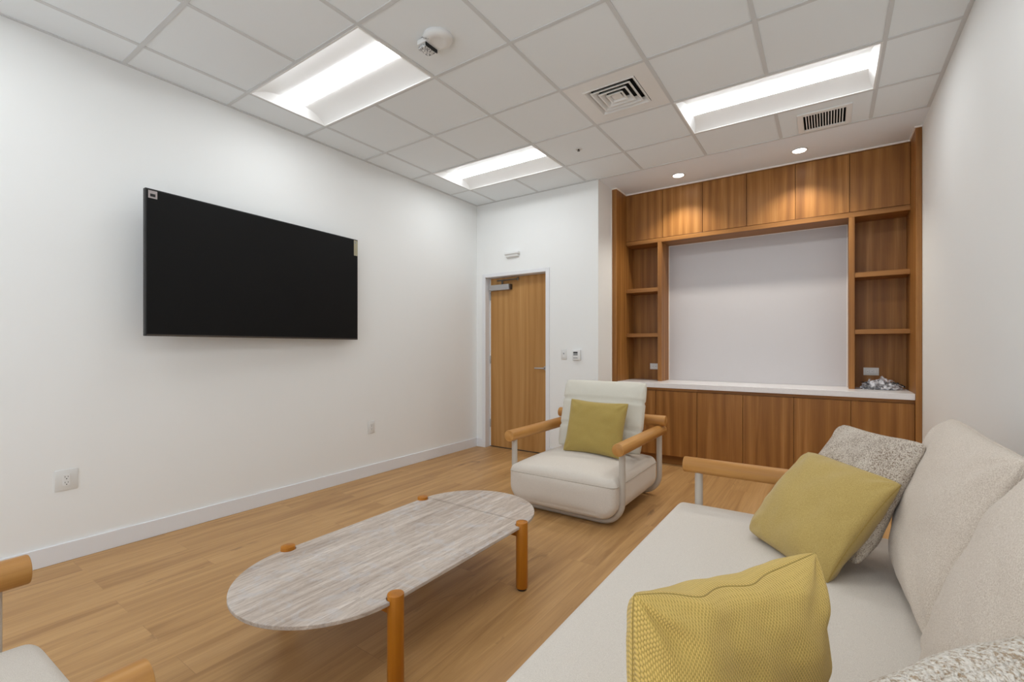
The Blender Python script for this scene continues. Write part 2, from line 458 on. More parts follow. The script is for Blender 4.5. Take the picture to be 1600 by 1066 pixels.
# baseboards
BH, BT = .108, .014
def bb(name, *bxs):
    m = MB()
    for q in bxs: m.box(*q, 0, BH, .003, 2)
    return struct(m.build(name, M['trim']))
bb('baseboard_left', (XL, XL+BT, YN, YB-BT))
bb('baseboard_back', (XL+.0, DX0-.049, YB-BT, YB), (DX1+.051, AX0, YB-BT, YB))
bb('baseboard_right', (XR-BT, XR, YN, 4.93))
# cream bead where cabinets meet ceiling and walls
bd = MB(); r_ = .0045
bd.box(-2.03, -1.975, 4.925, 4.934, ZC-.013, ZC).box(-1.975, -1.966, 4.93, 5.228, ZC-.013, ZC).box(-1.966, .576, 5.219, 5.228, ZC-.013, ZC)
bd.box(.576, .585, 4.93, 5.228, ZC-.013, ZC).box(.576, .624, 4.925, 4.934, ZC-.013, ZC)
bd.box(-2.034, -2.026, 4.926, 4.934, 0, ZC-.013)
struct(bd.build('trim_2', M['bead']))

# ---------------------------------------------------------------- door with frame, closer and lever
dr = empty('door_1', (-3.11, YB, 0), 'honey oak slab door with a white frame and a silver closer at the top', 'door', kind='structure')
FY0, FY1 = YB-.012, YB+.13
m = MB()
m.box(DX0-.05, DX0, FY0, FY1, 0, DZ+.045, .003).box(DX1, DX1+.05, FY0, FY1, 0, DZ+.045, .003).box(DX0, DX1, FY0, FY1, DZ, DZ+.045, .003)
m.box(DX0, DX0+.014, YB+.085, FY1, 0, DZ, .002).box(DX1-.014, DX1, YB+.085+.045, FY1+.03, 0, DZ, .002)
m.build('door_frame', M['trim'], dr)
LY = YB+.082
leaf = MB().box(DX0+.016, DX1-.002, LY, LY+.045, .012, DZ-.004, .002).build('door_leaf', M['door_oak'], dr)
MB().box(DX0+.0, DX1, LY+.002, LY+.06, .0, .009).build('threshold', M['steel_dark'], dr)
cl = MB().box(DX0+.022, -3.225, LY-.055, LY, 1.962, 2.032, .006).build('closer_body', M['steel'], dr)
m = MB().box(-3.225, -3.205, LY-.05, LY, 1.965, 2.03, .002); m.build('closer_cap', M['steel_dark'], cl)
m = MB().rod((-3.33, LY-.04, 2.03), .05, .012, 'z', .002)
m.box(-3.40, -3.08, LY-.062, LY-.04, 2.072, 2.088, .004).rod((-3.09, LY-.05, 2.062), .04, .013, 'z', .002)
m.build('closer_arm', M['steel_dark'], cl)
m = MB().rod((-2.735, LY-.004, 1.01), .008, .026, 'y', .002).tube([(-2.735, LY, 1.01), (-2.735, LY-.05, 1.01), (-2.745, LY-.058, 1.01), (-2.85, LY-.058, 1.01)], .009)
m.build('lever_handle', M['steel'], dr, True)
for z in (.25, 1.05, 1.85):
    MB().rod((DX0+.014, LY-.004, z), .1, .007, 'z', .001, 16).build('hinge', M['steel'], dr, True)

# ---------------------------------------------------------------- troffers
def troffer(i, j, label, group='recessed white ceiling troffers'):
    x0, y0 = X0+P*i+.006, Y0+P*j+.006; x1, y1 = X0+P*(i+2)-.006, Y0+P*(j+1)-.006
    t = empty('ceiling_light', ((x0+x1)/2, (y0+y1)/2, ZC), label, 'ceiling light', group)
    z = ZC+.002; W = y1-y0
    fr = .012
    m = MB(); m.box(x0, x1, y0, y0+fr, z-.004, z+.01).box(x0, x1, y1-fr, y1, z-.004, z+.01).box(x0, x0+fr, y0+fr, y1-fr, z-.004, z+.01).box(x1-fr, x1, y0+fr, y1-fr, z-.004, z+.01)
    m.build('frame', M['reflect'], t)
    ly0, ly1 = y0+W*.37, y0+W*.63
    def prof(s):    # 0 outer edge, 1 lens edge
        return .056*math.sin(min(1, s*1.08)*PI/2)**.8
    m = MB()
    xa, xb = x0+fr, x1-fr
    m.grid(lambda u, v: (xa+(xb-xa)*u, y0+fr+(ly0-y0-fr)*v, z+prof(v)), 1, 16)
    m.grid(lambda u, v: (xa+(xb-xa)*u, y1-fr-(y1-fr-ly1)*v, z+prof(v)), 1, 16)
    m.build('reflector', M['reflect'], t, True)
    for xs, sg in ((xa, 1), (xb, -1)):
        m = MB()
        def cap(u, v, xs=xs, sg=sg):
            yy = y0+fr+(y1-y0-2*fr)*u
            s = min((yy-y0-fr)/(ly0-y0-fr), (y1-fr-yy)/(y1-fr-ly1)); s = max(0, min(1, s))
            return (xs+sg*.035*v*prof(s)/.056, yy, z+prof(s)*v)
        m.grid(cap, 32, 4)
        m.build('end_cap', M['reflect'], t, True)
    m = MB()
    zl = z+.052
    def ln(u, v):
        a = v*PI; yy = (ly0+ly1)/2-(ly1-ly0)/2*math.cos(a)
        return (xa+.03+(xb-xa-.06)*u, yy, z+.056-.019*math.sin(a)**.5)
    m.grid(ln, 1, 18)
    m.build('lens', M['lens'], t, True)
    m = MB().box(x0, x1, y0, y1, z+.10, z+.102); m.build('housing', M['vent'], t)
    return t
troffer(0, 0, 'large bright ceiling light troffer nearest the television wall, beside the smoke alarm')
troffer(0, 3, 'small looking far troffer light near the door corner of the ceiling')
troffer(4, 3, 'long troffer ceiling light over the wooden cabinets, beside the small grille')
troffer(4, 0, 'added fill troffer above the sofa, unseen, just out of the frame')  # out of view, added to even out the light
troffer(0, -3, 'added fill troffer, unseen behind the camera near the television wall')  # this and the next are unseen extras that add fill light
troffer(4, -3, 'added fill troffer, unseen behind the camera near the right wall')

# downlights
for x, lab in ((-1.296, 'left round recessed downlight above the wooden upper doors'), (-.221, 'right round recessed downlight above the wooden upper doors')):
    t = empty('downlight', (x, 4.935, ZC), lab, 'downlight', 'round recessed downlights')
    MB().lathe([(.052, .001), (.066, -.001), (.068, -.004), (.066, -.006), (.056, -.006), (.052, -.002), (.052, .001)], (x, 4.935, ZC)).build('trim_ring', M['white'], t, True)
    MB().lathe([(0, -.003), (.052, -.003), (.0521, 0), (0, 0)], (x, 4.935, ZC)).build('lens', M['can'], t, True)
    ld = bpy.data.lights.new('downlight_beam', 'SPOT'); ld.energy = CAN_WATT; ld.spot_size = math.radians(112); ld.spot_blend = .7
    ld.shadow_soft_size = .045; ld.color = (1, .94, .84)
    lo = bpy.data.objects.new('downlight_beam', ld); COL.objects.link(lo); lo.parent = t; lo.location = (0, 0, -.012)

# ---------------------------------------------------------------- ceiling fittings
# supply diffuser on its metal panel
t = empty('air_diffuser', (-1.2525, 3.148, ZC), 'square four-way air diffuser with nested louvres set in a ceiling tile', 'air vent')
cx_, cy_ = X0+P*3.5, Y0+P*2.5
a0, a1, c0, c1 = -1.445, -1.065, 2.965, 3.340
x0, x1, y0, y1 = X0+P*3+.008, X0+P*4-.008, Y0+P*2+.008, Y0+P*3-.008
m = MB()
for q in ((x0, a0, y0, y1), (a1, x1, y0, y1), (a0, a1, y0, c0), (a0, a1, c1, y1)): m.box(*q, ZC+.002, ZC+.006)
m.build('face_panel', M['vent'], t)
mx_, my_ = (a0+a1)/2, (c0+c1)/2; R0 = .187
for k_ in range(4):
    ro = R0-.042*k_; ri = ro-.034; zo, zi = ZC-.002-.000*k_, ZC+.030
    m = MB(); bm = m.bm
    P4 = lambda r, z: [(mx_-r, my_-r, z), (mx_+r, my_-r, z), (mx_+r, my_+r, z), (mx_-r, my_+r, z)]
    L1, L2, L3 = P4(ro, zo), P4(ri, zi), P4(ro-.004, zo-.003)
    Lf = P4(ro-.010, zo)
    for s in range(4):
        s2 = (s+1) % 4
        m.quad(L1[s], L1[s2], Lf[s2], Lf[s]); m.quad(Lf[s], Lf[s2], L2[s2], L2[s])
        m.quad(L1[s2], L1[s], P4(ro, zo+.004)[s], P4(ro, zo+.004)[s2]); m.quad(P4(ro, zo+.004)[s2], P4(ro, zo+.004)[s], P4(ri, zi+.002)[s], P4(ri, zi+.002)[s2])
    m.build('louvre', M['vent'], t)
MB().box(mx_-.034, mx_+.034, my_-.034, my_+.034, ZC+.006, ZC+.009).build('center_plate', M['vent'], t)
def duct(x0, x1, y0, y1, za, zb, t):
    m = MB().box(x0, x1, y0, y1, zb, zb+.003)
    m.box(x0-.002, x0, y0, y1, za, zb).box(x1, x1+.002, y0, y1, za, zb).box(x0, x1, y0-.002, y0, za, zb).box(x0, x1, y1, y1+.002, za, zb)
    m.build('duct', M['duct'], t)
duct(a0-.01, a1+.01, c0-.01, c1+.01, ZC+.008, ZC+.05, t)

# return grille
t = empty('return_grille', (-.03, 4.365, ZC), 'small rectangular ceiling grille with dark slots beside the right troffer', 'air vent')
m = MB(); gx0, gx1, gy0, gy1 = -.207, .147, 4.190, 4.545; hx0, hx1, hy0, hy1 = -.166, .108, 4.229, 4.507
for q in ((gx0, hx0, gy0, gy1), (hx1, gx1, gy0, gy1), (hx0, hx1, gy0, hy0), (hx0, hx1, hy1, gy1)): m.box(*q, ZC-.006, ZC+.004, .0015, 1)
m.build('frame', M['vent'], t)
for s in range(14):
    x = hx0+(s+1)*(hx1-hx0)/15
    m = MB().prism([(x-.0035, ZC-.002), (x+.0035, ZC-.002), (x+.001, ZC+.018), (x-.004, ZC+.018)], hy0+.003, hy1-.003, 'y'); m.build('slat', M['vent'], t)
duct(hx0+.0025, hx1-.0025, hy0+.0025, hy1-.0025, ZC+.003, ZC+.09, t)

# sprinkler cover
t = empty('sprinkler', (-1.875, 3.783, ZC), 'tiny round fire sprinkler head in the ceiling near the far troffer', 'sprinkler')
MB().lathe([(.016, .004), (.030, .004), (.033, .0), (.030, -.003), (.018, -.003), (.016, .004)], (-1.875, 3.783, ZC)).build('escutcheon', M['white'], t, True)
MB().lathe([(0, .004), (.007, .004), (.006, -.010), (.012, -.012), (.012, -.014), (0, -.014)], (-1.875, 3.783, ZC)).build('head', M['steel_dark'], t, True)

# ceiling strobe alarm
sx_, sy_ = -1.87, 1.955
t = empty('fire_alarm', (sx_, sy_, ZC), 'white round ceiling fire alarm with a clear strobe box on its side', 'fire alarm')
MB().lathe([(0, .004), (.083, .004), (.086, -.006), (.083, -.016), (.070, -.026), (.052, -.031), (.044, -.028), (0, -.026)], (sx_, sy_, ZC), seg=56).build('base', M['white'], t, True)
ang = math.atan2(.02, -.115)
Mx = Matrix.Translation((sx_, sy_, ZC)) @ Matrix.Rotation(PI, 4, 'Z')
def rotbox(x0, x1, y0, y1, z0, z1, bev):
    m = MB().box(x0, x1, y0, y1, z0, z1, bev); bmesh.ops.transform(m.bm, matrix=Mx, verts=m.bm.verts); return m
rotbox(.045, .118, -.052, .052, -.030, .0, .006).build('strobe_housing', M['white'], t, True)
sb = rotbox(.055, .122, -.045, .045, -.052, -.0301, .010).build('strobe_lens', M['strobe'], t, True)
rotbox(.049, .055, -.048, .048, -.050, -.0301, .001).build('strobe_rim', M['dark'], sb)
cu = bpy.data.curves.new('lettering', 'FONT'); cu.body = 'FIRE'; cu.size = .026; cu.extrude = .0006; cu.align_x = 'CENTER'
to = bpy.data.objects.new('tmp', cu); COL.objects.link(to); bpy.context.view_layer.update()
me = bpy.data.meshes.new_from_object(to.evaluated_get(bpy.context.evaluated_depsgraph_get())); bpy.data.objects.remove(to)
me.materials.append(M['grey']); lt = bpy.data.objects.new('lettering', me); COL.objects.link(lt); lt.parent = t
lt.rotation_euler = (PI+.3, 0, math.radians(60)); lt.location = (-.045, -.06, -.0245)

# small box over the door
t = empty('exit_sensor', (-3.137, YB, 2.365), 'small white wedge shaped box on the wall above the oak door', 'wall sensor')
m = MB().prism([(YB, 2.395), (YB-.045, 2.395), (YB-.045, 2.375), (YB, 2.362)], -3.24, -3.035, 'x', .003).build('housing', M['white'], t)
MB().prism([(YB, 2.365), (YB-.035, 2.376), (YB-.030, 2.345), (YB, 2.332)], -3.225, -3.05, 'x', .003).build('base', M['plate'], t)

# ---------------------------------------------------------------- wall plates
def receptacle(m, cx, cz, w, h, put):
    for dz in (h*.25, -h*.25):
        for (a, c, ww, hh) in ((-.0065, .003, .0022, .008), (.0065, .003, .0022, .007), (0, -.009, .005, .005)):
            put(m, cx+a, cz+dz+c, ww, hh)
def outlet_left(y0, y1, z0, z1, label):
    cy, cz = (y0+y1)/2, (z0+z1)/2
    t = empty('wall_outlet', (XL, cy, cz), label, 'outlet')
    MB().box(XL, XL+.006, y0, y1, z0, z1, .003).build('cover_plate', M['plate'], t, True)
    f = MB().box(XL+.006, XL+.0085, cy-.0165, cy+.0165, cz-.034, cz+.034, .001).build('receptacle', M['white'], t)
    m = MB(); receptacle(m, cy, cz, 0, .066, lambda m, a, c, ww, hh: m.box(XL+.0085, XL+.0089, a-ww/2, a+ww/2, c-hh/2, c+hh/2))
    m.build('slots', M['dark'], f)
outlet_left(.700, .800, .414, .535, 'larger white duplex outlet low on the television wall, nearest the camera')
outlet_left(2.897, 2.972, .414, .535, 'small white outlet low on the television wall, nearer the door')

t = empty('light_switch', (-2.446, YB, 1.175), 'white wall switch plate beside the door, left of the thermostat', 'light switch')
MB().box(-2.482, -2.41, YB-.006, YB, 1.118, 1.233, .003).build('cover_plate', M['plate'], t, True)
f = MB().box(-2.463, -2.429, YB-.010, YB-.006, 1.142, 1.209, .0015).build('paddle', M['white'], t)
MB().box(-2.453, -2.439, YB-.0106, YB-.010, 1.178, 1.192).build('indicator', M['grey'], f)
t = empty('thermostat', (-2.283, YB, 1.17), 'white thermostat with a small grey screen on the wall by the door', 'thermostat')
MB().box(-2.333, -2.236, YB-.026, YB, 1.112, 1.228, .008).build('housing', M['white'], t, True)
MB().box(-2.318, -2.266, YB-.0268, YB-.0262, 1.165, 1.205).build('screen', M['grey'], t)
MB().box(-2.318, -2.266, YB-.0275, YB-.0262, 1.192, 1.205).build('display_bar', M['dark'], t)
MB().box(-2.318, -2.266, YB-.0275, YB-.0262, 1.135, 1.142).build('button_row', M['grey'], t)

# ---------------------------------------------------------------- television
yc = 1.887; tvang = math.atan2(-.10, 1.636)
tv = empty('television', (-3.56, yc, 1.786), 'large black flat television mounted on the white wall, angled slightly out', 'television', rz=0)
Lx, Wd, Hh = 0, 1.640/2, .923/2
Rm = Matrix.Rotation(-math.atan2(-.10, 1.636), 4, 'Z')   # front normal is +x; left edge (small y) further from the wall
def tvb(x0, x1, y0, y1, z0, z1, bev=.002):
    m = MB().box(x0, x1, y0, y1, z0, z1, bev)
    bmesh.ops.transform(m.bm, matrix=Rm, verts=m.bm.verts)
    return m
dx = .01
m = tvb(-.035+dx, dx-.002, -Wd, Wd, -Hh, Hh, .003); m.build('casing', M['bezel'], tv, local=True)
m = tvb(dx-.003, dx, -Wd+.008, Wd-.008, -Hh+.014, Hh-.008, .0005); sc_ = m.build('screen', M['screen'], tv, local=True)
m = tvb(dx-.0015, dx+.0008, -Wd+.006, Wd-.006, -Hh+.003, -Hh+.0095, 0); m.build('lower_bezel', M['steel_dark'], tv, local=True)
m = tvb(-.075+dx, -.035+dx, -Wd*.6, Wd*.6, -Hh*.7, Hh*.5, .01); m.build('rear_housing', M['bezel'], tv, local=True)
m = MB().box(-3.695, -3.62, yc-.25, yc+.25, 1.6, 1.95, .003); m.build('wall_bracket', M['bezel'], tv)
st = tvb(dx, dx+.001, -Wd+.014, -Wd+.062, Hh-.060, Hh-.012, 0).build('corner_sticker', M['sticker2'], tv, local=True)
tvb(dx+.001, dx+.0014, -Wd+.024, -Wd+.052, Hh-.050, Hh-.032, 0).build('sticker_print', M['dark'], st, local=True)
st = tvb(dx, dx+.0012, Wd-.046, Wd-.004, Hh-.150, Hh-.010, 0).build('energy_sticker', M['sticker'], tv, local=True)
tvb(dx+.0012, dx+.0016, Wd-.040, Wd-.024, Hh-.040, Hh-.020, 0).build('sticker_print', M['grey'], st, local=True)

# ---------------------------------------------------------------- built-in wooden wall unit
GL0, GL1, GR0, GR1 = -2.027, -1.975, .585, .623
CZ = .872                                     # worktop top
GF, UF, BK = 4.935, 5.23, 5.515               # fronts of end panels and of upper unit, rear panel
t = tag(MB().box(GL0, GL1, GF, AY1-.002, 0, ZC-.002, .0015).build('end_panel', M['veneer']), 'full height walnut end panel on the left of the built-in unit', 'cabinet panel', 'tall end panels of the built-in')
t = tag(MB().box(GR0, GR1, GF, AY1-.002, 0, ZC-.002, .0015).build('end_panel', M['veneer']), 'full height walnut end panel against the right wall', 'cabinet panel', 'tall end panels of the built-in')
seam = [GL1+(GR0-GL1)*i/6 for i in range(7)]
ul = ['left pair of walnut upper cabinet doors over the left shelves', 'middle pair of walnut upper cabinet doors over the pale panel', 'right pair of walnut upper cabinet doors over the right shelves']
ll = ['left walnut base cabinet partly behind the armchair', 'middle walnut base cabinet under the white worktop', 'right walnut base cabinet behind the sofa pillows']
RZ0, RZ1 = 2.447, 2.492                        # rail under the upper cabinets
for c in range(3):
    x0, x1 = seam[2*c], seam[2*c+2]
    t = empty('wall_cabinet', ((x0+x1)/2, UF, RZ1), ul[c], 'cabinet', 'upper cabinets of the built-in')
    MB().box(x0+.0005, x1-.0005, UF+.024, AY1-.003, RZ1+.0005, ZC-.003).build('body', M['veneer'], t)
    for q in range(2):
        d0, d1 = seam[2*c+q], seam[2*c+q+1]
        MB().box(d0+.0022, d1-.0022, UF+.002, UF+.022, RZ1+.004, ZC-.020, .0012).build('door', M['veneer'], t)
    MB().box(x0+.0005, x1-.0005, UF+.003, UF+.023, ZC-.0175, ZC-.003, .0005).build('filler_strip', M['veneer_h'], t)
    t = empty('base_cabinet', ((x0+x1)/2, 4.98, 0), ll[c], 'cabinet', 'base cabinets under the worktop')
    MB().box(x0+.0005, x1-.0005, 5.004, AY1-.003, .10, CZ-.0525).build('body', M['veneer'], t)
    MB().box(x0+.0005, x1-.0005, 5.045, 5.065, 0, .099).build('toe_kick', M['veneer_h'], t)
    for q in range(2):
        d0, d1 = seam[2*c+q], seam[2*c+q+1]
        MB().box(d0+.0018, d1-.0018, 4.982, 5.002, .102, CZ-.085, .0012).build('door', M['veneer'], t)
    MB().box(x0+.0005, x1-.0005, 4.99, 5.004, CZ-.079, CZ-.054, .0005).build('top_strip', M['veneer_h'], t)
tag(MB().box(GL1+.001, GR0-.001, 4.957, AY1-.003, CZ-.051, CZ, .002).build('worktop', M['quartz']), 'long white quartz worktop along the base cabinets', 'countertop')
tag(MB().box(GL1+.001, GR0-.001, UF, BK, RZ0, RZ1, .001).build('cabinet_rail', M['veneer_h']), 'long horizontal walnut rail under the upper cabinet doors', 'cabinet rail')
tag(MB().box(-1.5575, .1515, BK+.001, BK+.02, CZ+.001, RZ0-.001+.05).build('back_panel', M['panel']), 'blank off-white panel between the two walnut shelf columns', 'wall panel')
bd = MB().box(-1.5575, -1.5515, BK-.004, BK+.001, CZ+.001, RZ0-.001).box(.1455, .1515, BK-.004, BK+.001, CZ+.001, RZ0-.001).box(-1.5515, .1455, BK-.004, BK+.001, RZ0-.006, RZ0-.001)
struct(bd.build('trim_3', M['bead']))
def shelves(x0, x1, inner_left, label):
    t = empty('bookshelf', ((x0+x1)/2, UF, CZ), label, 'shelf', 'open shelf columns of the built-in')
    a, b_ = (x0, x0+.044) if inner_left else (x1-.044, x1)
    MB().box(a, b_, UF, BK, CZ+.0005, RZ0-.0005, .001).build('side_panel', M['veneer'], t)
    sx0, sx1 = (b_, x1) if inner_left else (x0, a)
    MB().box(sx0, sx1, BK-.02, BK, CZ+.0005, RZ0-.0005).build('back', M['veneer'], t)
    for z0, z1 in ((1.892, 1.937), (1.375, 1.416)):
        MB().box(sx0+.0005, sx1-.0005, UF+.004, BK-.0205, z0, z1, .001).build('shelf', M['veneer_h'], t)
    return t
shelves(GL1+.0005, -1.558, False, 'left walnut open shelf column with three empty bays')
shelves(.152, GR0-.0005, True, 'right walnut open shelf column with a plastic bag at its foot')

def outlet_h(x0, x1, z0, z1, y, label):
    cx, cz = (x0+x1)/2, (z0+z1)/2
    t = empty('shelf_outlet', (cx, y, cz), label, 'outlet')
    MB().box(x0, x1, y-.006, y, z0, z1, .002).build('cover_plate', M['plate'], t, True)
    f = MB().box(cx-.034, cx+.034, y-.008, y-.006, cz-.0165, cz+.0165, .001).build('receptacle', M['white'], t)
    m = MB(); receptacle(m, cz, cx, 0, .066, lambda m, a, c, ww, hh: m.box(c-hh/2, c+hh/2, y-.0084, y-.008, a-ww/2, a+ww/2))
    m.build('slots', M['steel_dark'], f)
outlet_h(-1.772, -1.655, .993, 1.063, BK-.02, 'white sideways outlet inside the left walnut shelf column')
outlet_h(.272, .388, .990, 1.062, BK-.02, 'white sideways outlet inside the right shelf column, above the plastic bag')

# ---------------------------------------------------------------- clear plastic bag with black parts
t = empty('plastic_bag', (.385, 5.33, CZ), 'crumpled clear plastic bag of black parts lying on the worktop', 'bag')
def bagf(scale, seed, hz, base=0):
    def f(u, v):
        a = 2*PI*u; r = math.sin(PI*v) if v > .5 else 1.0*v*2
        ph = v*PI
        x = math.cos(a)*math.sin(ph); y = math.sin(a)*math.sin(ph); z = math.cos(ph)
        p = Vector((x*1.0, y*1.0, z))
        n = noise.noise(p*2.3+Vector((seed, 0, 0)))*.45+abs(noise.noise(p*5+Vector((0, seed, 0))))*.5+abs(noise.noise(p*11+Vector((0, 0, seed))))*.22
        s = .80+n*.42
        if abs(math.sin(ph)) < 1e-4: s = 1
        zz = max(0, z*s+.12)*hz + .002
        ed = .10*abs(noise.noise(Vector((math.cos(a)*3, math.sin(a)*3, seed))))
        return (.385+x*(s+ed)*.160*scale, 5.335+y*(s+ed)*.105*scale, CZ+zz*(1+.5*noise.noise(Vector((x*3, y*3, seed)))))
    return f
MB().grid(bagf(1.02, 3.1, .085), 96, 48).build('film', M['film'], t, True, angle=20)
m = MB(); random.seed(3)
m.grid(bagf(.86, 8.4, .058), 48, 24)
m.build('contents', M['contents'], t, True, angle=25)
m = MB()
for q in range(4):
    pts = []
    ox, oy = .27+.075*q, 5.30+.02*(q % 2)
    for s in range(24):
        a = s/23*2*PI*1.6
        pts.append((ox+.035*math.cos(a)+.002*s, oy+.03*math.sin(a), CZ+.02+.045*abs(math.sin(a*.5+q))))
    m.tube(pts, .0035, 8)
m.build('cable', M['dark'], t, True)

# ---------------------------------------------------------------- soft goods
def pillow_mesh(w, h, T, n=44, pinch=.07, seed=0, wr=.006, top_dip=0, notches=(), full=.5, lean=0, sag=0, crease=1.0, cr=.03, wob=0, wu=0):
    """returns MB; local X width, Z height (centre at 0), front is -Y. edge ring pulled in as a seam groove"""
    m = MB(); bm = m.bm
    uvl = bm.loops.layers.uv.new('UVMap')
    S = [math.sin(PI/2*(-1+2*i/n)) for i in range(n+1)]
    def P(i, j, side):
        u, v = S[i], S[j]
        au, av = abs(u), abs(v)
        x = u*w/2*(1-pinch*(1-v*v)*au**3)
        z = v*h/2*(1-pinch*(1-u*u)*av**3)
        k0 = 1-cr*(au*av)**7; x *= k0; z *= k0
        if v > 0: z -= top_dip*(1-u*u)*v**2
        t = T/2*((1-au**2.6)*(1-av**2.6))**full
        edge = (i in (0, n) or j in (0, n))
        if edge:
            t = 0; x *= 1-.007*(au > .999); z *= 1-.007*(av > .999)
        q = Vector((u*1.7+seed, v*1.7-seed, side*3.1))
        rel = min(1, t/(T*.22))
        y = -side*t
        d = noise.noise(q)*.9+noise.noise(q*2.3)*.5
        y += -side*rel*wr*d*1.6
        for cu_ in (-1, 1):
            for cv in (-1, 1):
                dxx, dzz = (u-cu_)*w/2, (v-cv)*h/2
                dist = math.hypot(dxx, dzz); an = math.atan2(dzz*cv*-1, dxx*cu_*-1)
                y += -side*rel*crease*wr*.8*math.sin(an*9+seed*3+cu_*1.7+cv)*math.exp(-(dist/(.26*w))**2)*min(1, dist/.03)
        for (v0, wd, dep) in notches:
            g = math.exp(-((v-v0)/wd)**2)
            y *= 1-dep*g*(.25+.75*max(0, (au-.55)/.45)**1.0)
            if au > .9: x *= 1-.02*g
        y += lean*v*v+sag*(u*u)
        if v > 0: y -= wob*v**10*(math.exp(-((u+.42)/.17)**2)+.8*math.exp(-((u-.12)/.17)**2))
        if u > 0: y -= wu*u**8*(1-v**4)
        return Vector((x, y, z))
    V = {}
    for side in (1, -1):
        for i in range(n+1):
            for j in range(n+1):
                e = (i in (0, n) or j in (0, n))
                key = (i, j, 0 if e else side)
                if key not in V: V[key] = bm.verts.new(P(i, j, side))
    for side in (1, -1):
        for i in range(n):
            for j in range(n):
                ids = [(i, j), (i+1, j), (i+1, j+1), (i, j+1)]
                if side == -1: ids = ids[::-1]
                vs = [V[(a, b, 0 if (a in (0, n) or b in (0, n)) else side)] for a, b in ids]
                f = bm.faces.new(vs)
                for lp, (a, b) in zip(f.loops, ids): lp[uvl].uv = (S[a]*w/2+(.0 if side == 1 else 1.0), S[b]*h/2)
    return m, P, n

def add_pillow(name, w, h, T, mat, corners=None, center=None, parent=None, seam=True, seam_mat=None, mesh_kw={}):
    m, P, n = pillow_mesh(w, h, T, **mesh_kw)
    o = m.build(name, mat, None, True, angle=180)
    if corners:
        TL, TR, BR, BL = [Vector(c) for c in corners]
        C = (TL+TR+BR+BL)/4; X = ((TR-TL)+(BR-BL)).normalized(); Z = ((TL-BL)+(TR-BR)); Z = (Z-X*Z.dot(X)).normalized()
        Y = Z.cross(X)
        R = Matrix((X, Y, Z)).transposed().to_4x4()
        o.matrix_world = Matrix.Translation(C) @ R
    if seam:
        pts = [P(i, 0, 1) for i in range(n)]+[P(n, j, 1) for j in range(n)]+[P(i, n, 1) for i in range(n, 0, -1)]+[P(0, j, 1) for j in range(n, 0, -1)]
        s = MB().tube(pts, .0019, 6, closed=True).build('seam', seam_mat or mat, o, True, local=True)
    return o

# local-coordinate seat block: profile across X (width) with rounded lower corners, running along Y (depth)
def seat_block(hw_, y0, y1, z0, z1, rb, rt, rend, crown, bulge, nseg=10, nprof=14):
    prof = []
    zc = (z0+z1)/2
    def arc(cx, cz, r, a0, a1, n):
        return [(cx+r*math.cos(a0+(a1-a0)*i/n), cz+r*math.sin(a0+(a1-a0)*i/n)) for i in range(n+1)]
    prof += arc(hw_-rb, z0+rb, rb, -PI/2, 0, nprof)
    prof += [(hw_, z0+rb+(z1-rt-z0-rb)*t) for t in (.33, .66)]
    prof += arc(hw_-rt, z1-rt, rt, 0, PI/2, 8)
    nt = 20
    prof += [((hw_-rt)*(1-2*t/nt), z1) for t in range(1, nt)]
    prof += arc(-hw_+rt, z1-rt, rt, PI/2, PI, 8)
    prof += [(-hw_, z1-rt+(z0+rb-z1+rt)*t) for t in (.33, .66)]
    prof += arc(-hw_+rb, z0+rb, rb, PI, 1.5*PI, nprof)
    prof += [((-hw_+rb)*(1-2*t/nt), z0) for t in range(1, nt)]
    m = MB(); bm = m.bm
    rings = []
    def ring(y, inset, capf=1.0):
        r = []
        for x, z in prof:
            sx = (hw_-inset)/hw_*capf; sz = ((z1-z0)/2-inset)/((z1-z0)/2)*capf
            X = x*sx; Z = zc+(z-zc)*sz
            tz = max(0, (Z-zc)/((z1-z0)/2))
            cr = crown*tz*max(0, 1-(X/hw_)**2)**.8*max(0, 1-(abs(y-(y0+y1)/2)/((y1-y0)/2))**2.6)**.7
            yy = y
            if bulge:
                e = max(0, 1-(X/(hw_-rend))**4)*max(0, 1-((Z-zc)/((z1-z0)/2-rend))**4)
                if y < y0+rend: yy -= bulge*e*(1-(y-y0)/rend)
                if y > y1-rend: yy += bulge*e*(1-(y1-y)/rend)
            r.append(bm.verts.new((X, yy, Z+cr)))
        return r
    caps = [.12, .3, .5, .68, .83, .94]
    for c in caps: rings.append(ring(y0, rend, c))
    for i in range(nseg+1):
        a = i/nseg*PI/2; rings.append(ring(y0+rend*(1-math.cos(a)), rend*(1-math.sin(a))))
    for i in range(1, 14): rings.append(ring(y0+rend+(y1-y0-2*rend)*i/14, 0))
    for i in range(nseg+1):
        a = (1-i/nseg)*PI/2; rings.append(ring(y1-rend*(1-math.cos(a)), rend*(1-math.sin(a))))
    for c in caps[::-1]: rings.append(ring(y1, rend, c))
    L = len(prof)
    for A, B in zip(rings, rings[1:]):
        for q in range(L): bm.faces.new((A[q], A[(q+1) % L], B[(q+1) % L], B[q]))
    bm.faces.new(rings[0][::-1]); bm.faces.new(rings[-1])
    bmesh.ops.recalc_face_normals(bm, faces=bm.faces)
    return m

def u_frame(hx, y, ztop, zb, R, r=.024):
    pts = [(hx, y, ztop)]
    pts += [(hx, y, zb+R+(ztop-zb-R)*t) for t in (.5,)]
    for i in range(13):
        a = -i/12*PI/2; pts.append((hx-R+R*math.cos(a), y, zb+R+R*math.sin(a)))
    for i in range(13):
        a = -PI/2-i/12*PI/2; pts.append((-hx+R+R*math.cos(a), y, zb+R+R*math.sin(a)))
    pts += [(-hx, y, zb+R+(ztop-zb-R)*.5), (-hx, y, ztop)]
    return pts

